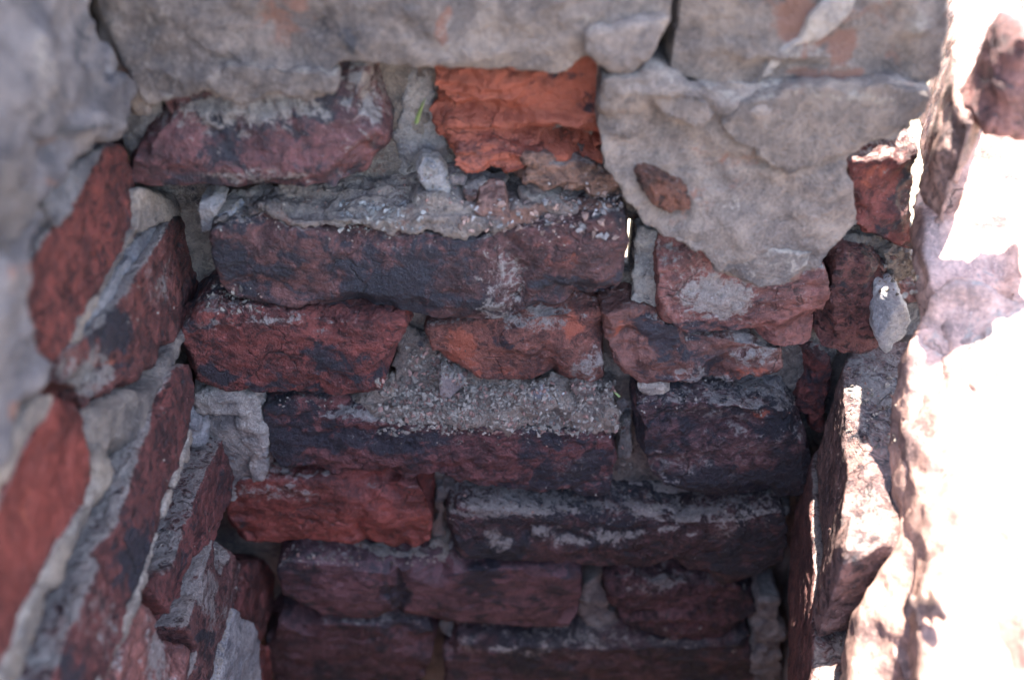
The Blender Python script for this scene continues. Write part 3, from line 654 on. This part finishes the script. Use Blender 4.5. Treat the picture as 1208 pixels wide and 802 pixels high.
# ------------------------------------------------------------------ grass blade
def blade(pts, width, d):
    bm = bmesh.new(); rows = []
    for i, (u, v) in enumerate(pts):
        p = Vector(at(u, v, 'Y', d).tolist()); w = width * (1 - (i / (len(pts) - 1)) ** 2 * 0.85)
        rows.append([bm.verts.new(p + Vector((-w, 0.0004, 0))), bm.verts.new(p + Vector((0, -0.0006, 0))), bm.verts.new(p + Vector((w, 0.0004, 0))), bm.verts.new(p + Vector((0, 0.0006, 0)))])
    for a, b in zip(rows, rows[1:]):
        for k in range(4): bm.faces.new((a[k], a[(k + 1) % 4], b[(k + 1) % 4], b[k]))
    bm.faces.new(rows[0][::-1]); bm.faces.new(rows[-1])
    bmesh.ops.recalc_face_normals(bm, faces=bm.faces)
    me = bpy.data.meshes.new('grass_blade'); bm.to_mesh(me); bm.free()
    m = bpy.data.materials.get('grass_leaf')
    if not m:
        m = bpy.data.materials.new('grass_leaf'); m.use_nodes = True
        nt = m.node_tree; nz = nt.nodes.new('ShaderNodeTexNoise'); nz.inputs['Scale'].default_value = 200
        cr = nt.nodes.new('ShaderNodeValToRGB'); cr.color_ramp.elements[0].color = (0.13, 0.17, 0.05, 1); cr.color_ramp.elements[1].color = (0.24, 0.28, 0.10, 1)
        nt.links.new(nz.outputs['Fac'], cr.inputs[0]); nt.links.new(cr.outputs[0], nt.nodes['Principled BSDF'].inputs['Base Color'])
    me.materials.append(m)
    o = bpy.data.objects.new('grass_blade', me); COL.objects.link(o); return o
tag(blade([(491,146),(493,138),(496,130),(499,122),(502,116)], 0.0010, 0.418), 'yellow green grass blade sprouting beside the orange brick', 'grass')
tag(blade([(730,468),(727,465),(725,463),(724,461)], 0.0011, 0.412), 'tiny pale green leaf above the narrow middle joint', 'leaf')

# ------------------------------------------------------------------ crumbled mortar and brick grit on the ledges
def grit():
    rs = np.random.RandomState(11); rr = random.Random(11)
    protos = []
    for k in range(14):
        bm = bmesh.new()
        for _ in range(8):
            p = Vector((rr.gauss(0, 1), rr.gauss(0, 1), rr.gauss(0, 1))).normalized() * rr.uniform(0.75, 1.0)
            bm.verts.new((p.x, p.y * rr.uniform(0.5, 0.9), p.z * 0.5))
        r = bmesh.ops.convex_hull(bm, input=bm.verts)
        bmesh.ops.delete(bm, geom=[v for v in bm.verts if not v.link_faces], context='VERTS')
        bmesh.ops.triangulate(bm, faces=bm.faces)
        bm.verts.index_update()
        bm.verts.ensure_lookup_table(); protos.append((np.array([v.co[:] for v in bm.verts]), np.array([[v.index for v in f.verts] for f in bm.faces])))
        bm.free()
    zones = [  # u0,u1,v0,v1 (sheared box), count, size range mm, smear, inner
        ((395, 500, 238, 274), 230, (0.3, 2.3), 'w'), ((250, 420, 232, 272), 160, (0.4, 1.2), 'g'), ((440, 540, 205, 250), 160, (0.5, 1.6), 'g'),
        ((540, 735, 236, 280), 260, (0.5, 2.8), 'r'), ((478, 560, 410, 500), 1100, (0.35, 2.8), 'g'), ((445, 728, 448, 512), 3000, (0.3, 2.5), 'g'),
        ((610, 728, 458, 515), 250, (0.3, 1.2), 'w'), ((420, 724, 498, 526), 260, (0.25, 1.0), 'g'), ((270, 735, 262, 300), 160, (0.25, 0.9), 'g'), ((728, 750, 470, 560), 60, (1.0, 2.8), 'g'), ((755, 940, 448, 490), 200, (0.4, 1.3), 'g'),
        ((245, 310, 335, 372), 120, (0.5, 2.2), 'g'), ((330, 440, 466, 485), 80, (0.4, 1.2), 'g'), ((530, 925, 575, 615), 260, (0.4, 1.5), 'g'),
        ((335, 530, 642, 668), 130, (0.6, 2.0), 'g'), ((690, 890, 740, 768), 120, (0.5, 1.5), 'g'), ((1000, 1060, 430, 540), 120, (0.6, 2.0), 'g'),
        ((140, 215, 260, 400), 70, (0.4, 1.2), 'g'), ((190, 275, 480, 670), 110, (0.4, 1.1), 'g'), ((960, 1000, 540, 800), 70, (0.5, 1.4), 'g'),
        ((640, 740, 215, 250), 90, (0.8, 2.4), 'r'), ((1035, 1085, 300, 350), 60, (0.8, 2.5), 'g'), ((720, 920, 612, 660), 60, (0.3, 0.7), 'w')]
    dg = bpy.context.evaluated_depsgraph_get()
    V, F, C = [], [], []; base = 0
    for (u0, u1, v0, v1), cnt, (s0, s1), tone in zones:
        for _ in range(cnt):
            u, v = rr.uniform(u0, u1), rr.uniform(v0, v1)
            d = Vector(ray(u, v).tolist())
            hit, loc, nor, _i, ob, _m = SC.ray_cast(dg, (0, 0, 0), d.normalized())
            if not hit or nor.z < 0.22: continue
            pv, pf = protos[rr.randrange(14)]
            s = (s0 + (s1 - s0) * rr.random() ** 2.6) * 0.00118
            q = Vector((rr.gauss(0, 1), rr.gauss(0, 1), rr.gauss(0, 1), )).normalized()
            from mathutils import Quaternion
            m = np.array((nor.to_track_quat('Z', 'Y') @ Quaternion((0, 0, 1), rr.uniform(0, 6.28)) @ Quaternion(q, rr.uniform(-0.5, 0.5))).to_matrix())
            w = (pv * s) @ m.T + np.array(loc) + np.array(nor) * s * 0.3
            V.append(w); F.append(pf + base); base += len(pv)
            br = rr.uniform(0.4, 1.3)
            col = {'w': (0.31, 0.275, 0.25), 'g': (0.26, 0.205, 0.165), 'r': (0.31, 0.19, 0.15)}[tone]
            if tone == 'r' and rr.random() < 0.4: col = (0.33, 0.28, 0.26)
            if tone == 'g' and rr.random() < 0.22: col = (0.26, 0.14, 0.11)
            C.append(np.tile(np.array([*(c * br for c in col), 1.0], np.float32), (len(pv), 1)))
    V = np.concatenate(V); F = np.concatenate(F); C = np.concatenate(C)
    me = bpy.data.meshes.new('grit'); me.from_pydata(V.tolist(), [], F.tolist())
    me.color_attributes.new('tone', 'FLOAT_COLOR', 'POINT').data.foreach_set('color', C.astype(np.float32).ravel())
    m = bpy.data.materials.new('mortar_grit'); m.use_nodes = True
    nt = m.node_tree; N = nt.nodes; L = nt.links
    a = N.new('ShaderNodeAttribute'); a.attribute_name = 'tone'
    tc = N.new('ShaderNodeTexCoord'); nz = N.new('ShaderNodeTexNoise'); nz.inputs['Scale'].default_value = 1300; nz.inputs['Detail'].default_value = 4
    L.new(tc.outputs['Object'], nz.inputs['Vector'])
    mr = N.new('ShaderNodeMapRange'); mr.inputs[1].default_value = 0.3; mr.inputs[2].default_value = 0.7; mr.inputs[3].default_value = 0.6; mr.inputs[4].default_value = 1.25
    L.new(nz.outputs['Fac'], mr.inputs[0])
    mx = N.new('ShaderNodeVectorMath'); mx.operation = 'SCALE'; L.new(a.outputs['Color'], mx.inputs[0]); L.new(mr.outputs[0], mx.inputs[3])
    L.new(mx.outputs[0], N['Principled BSDF'].inputs['Base Color']); N['Principled BSDF'].inputs['Roughness'].default_value = 0.9
    me.materials.append(m)
    o = bpy.data.objects.new('grit', me); COL.objects.link(o)
    tag(o, 'crumbs of mortar and brick grit scattered on the ledges', 'grit', kind='stuff')
bpy.context.view_layer.update()
grit()
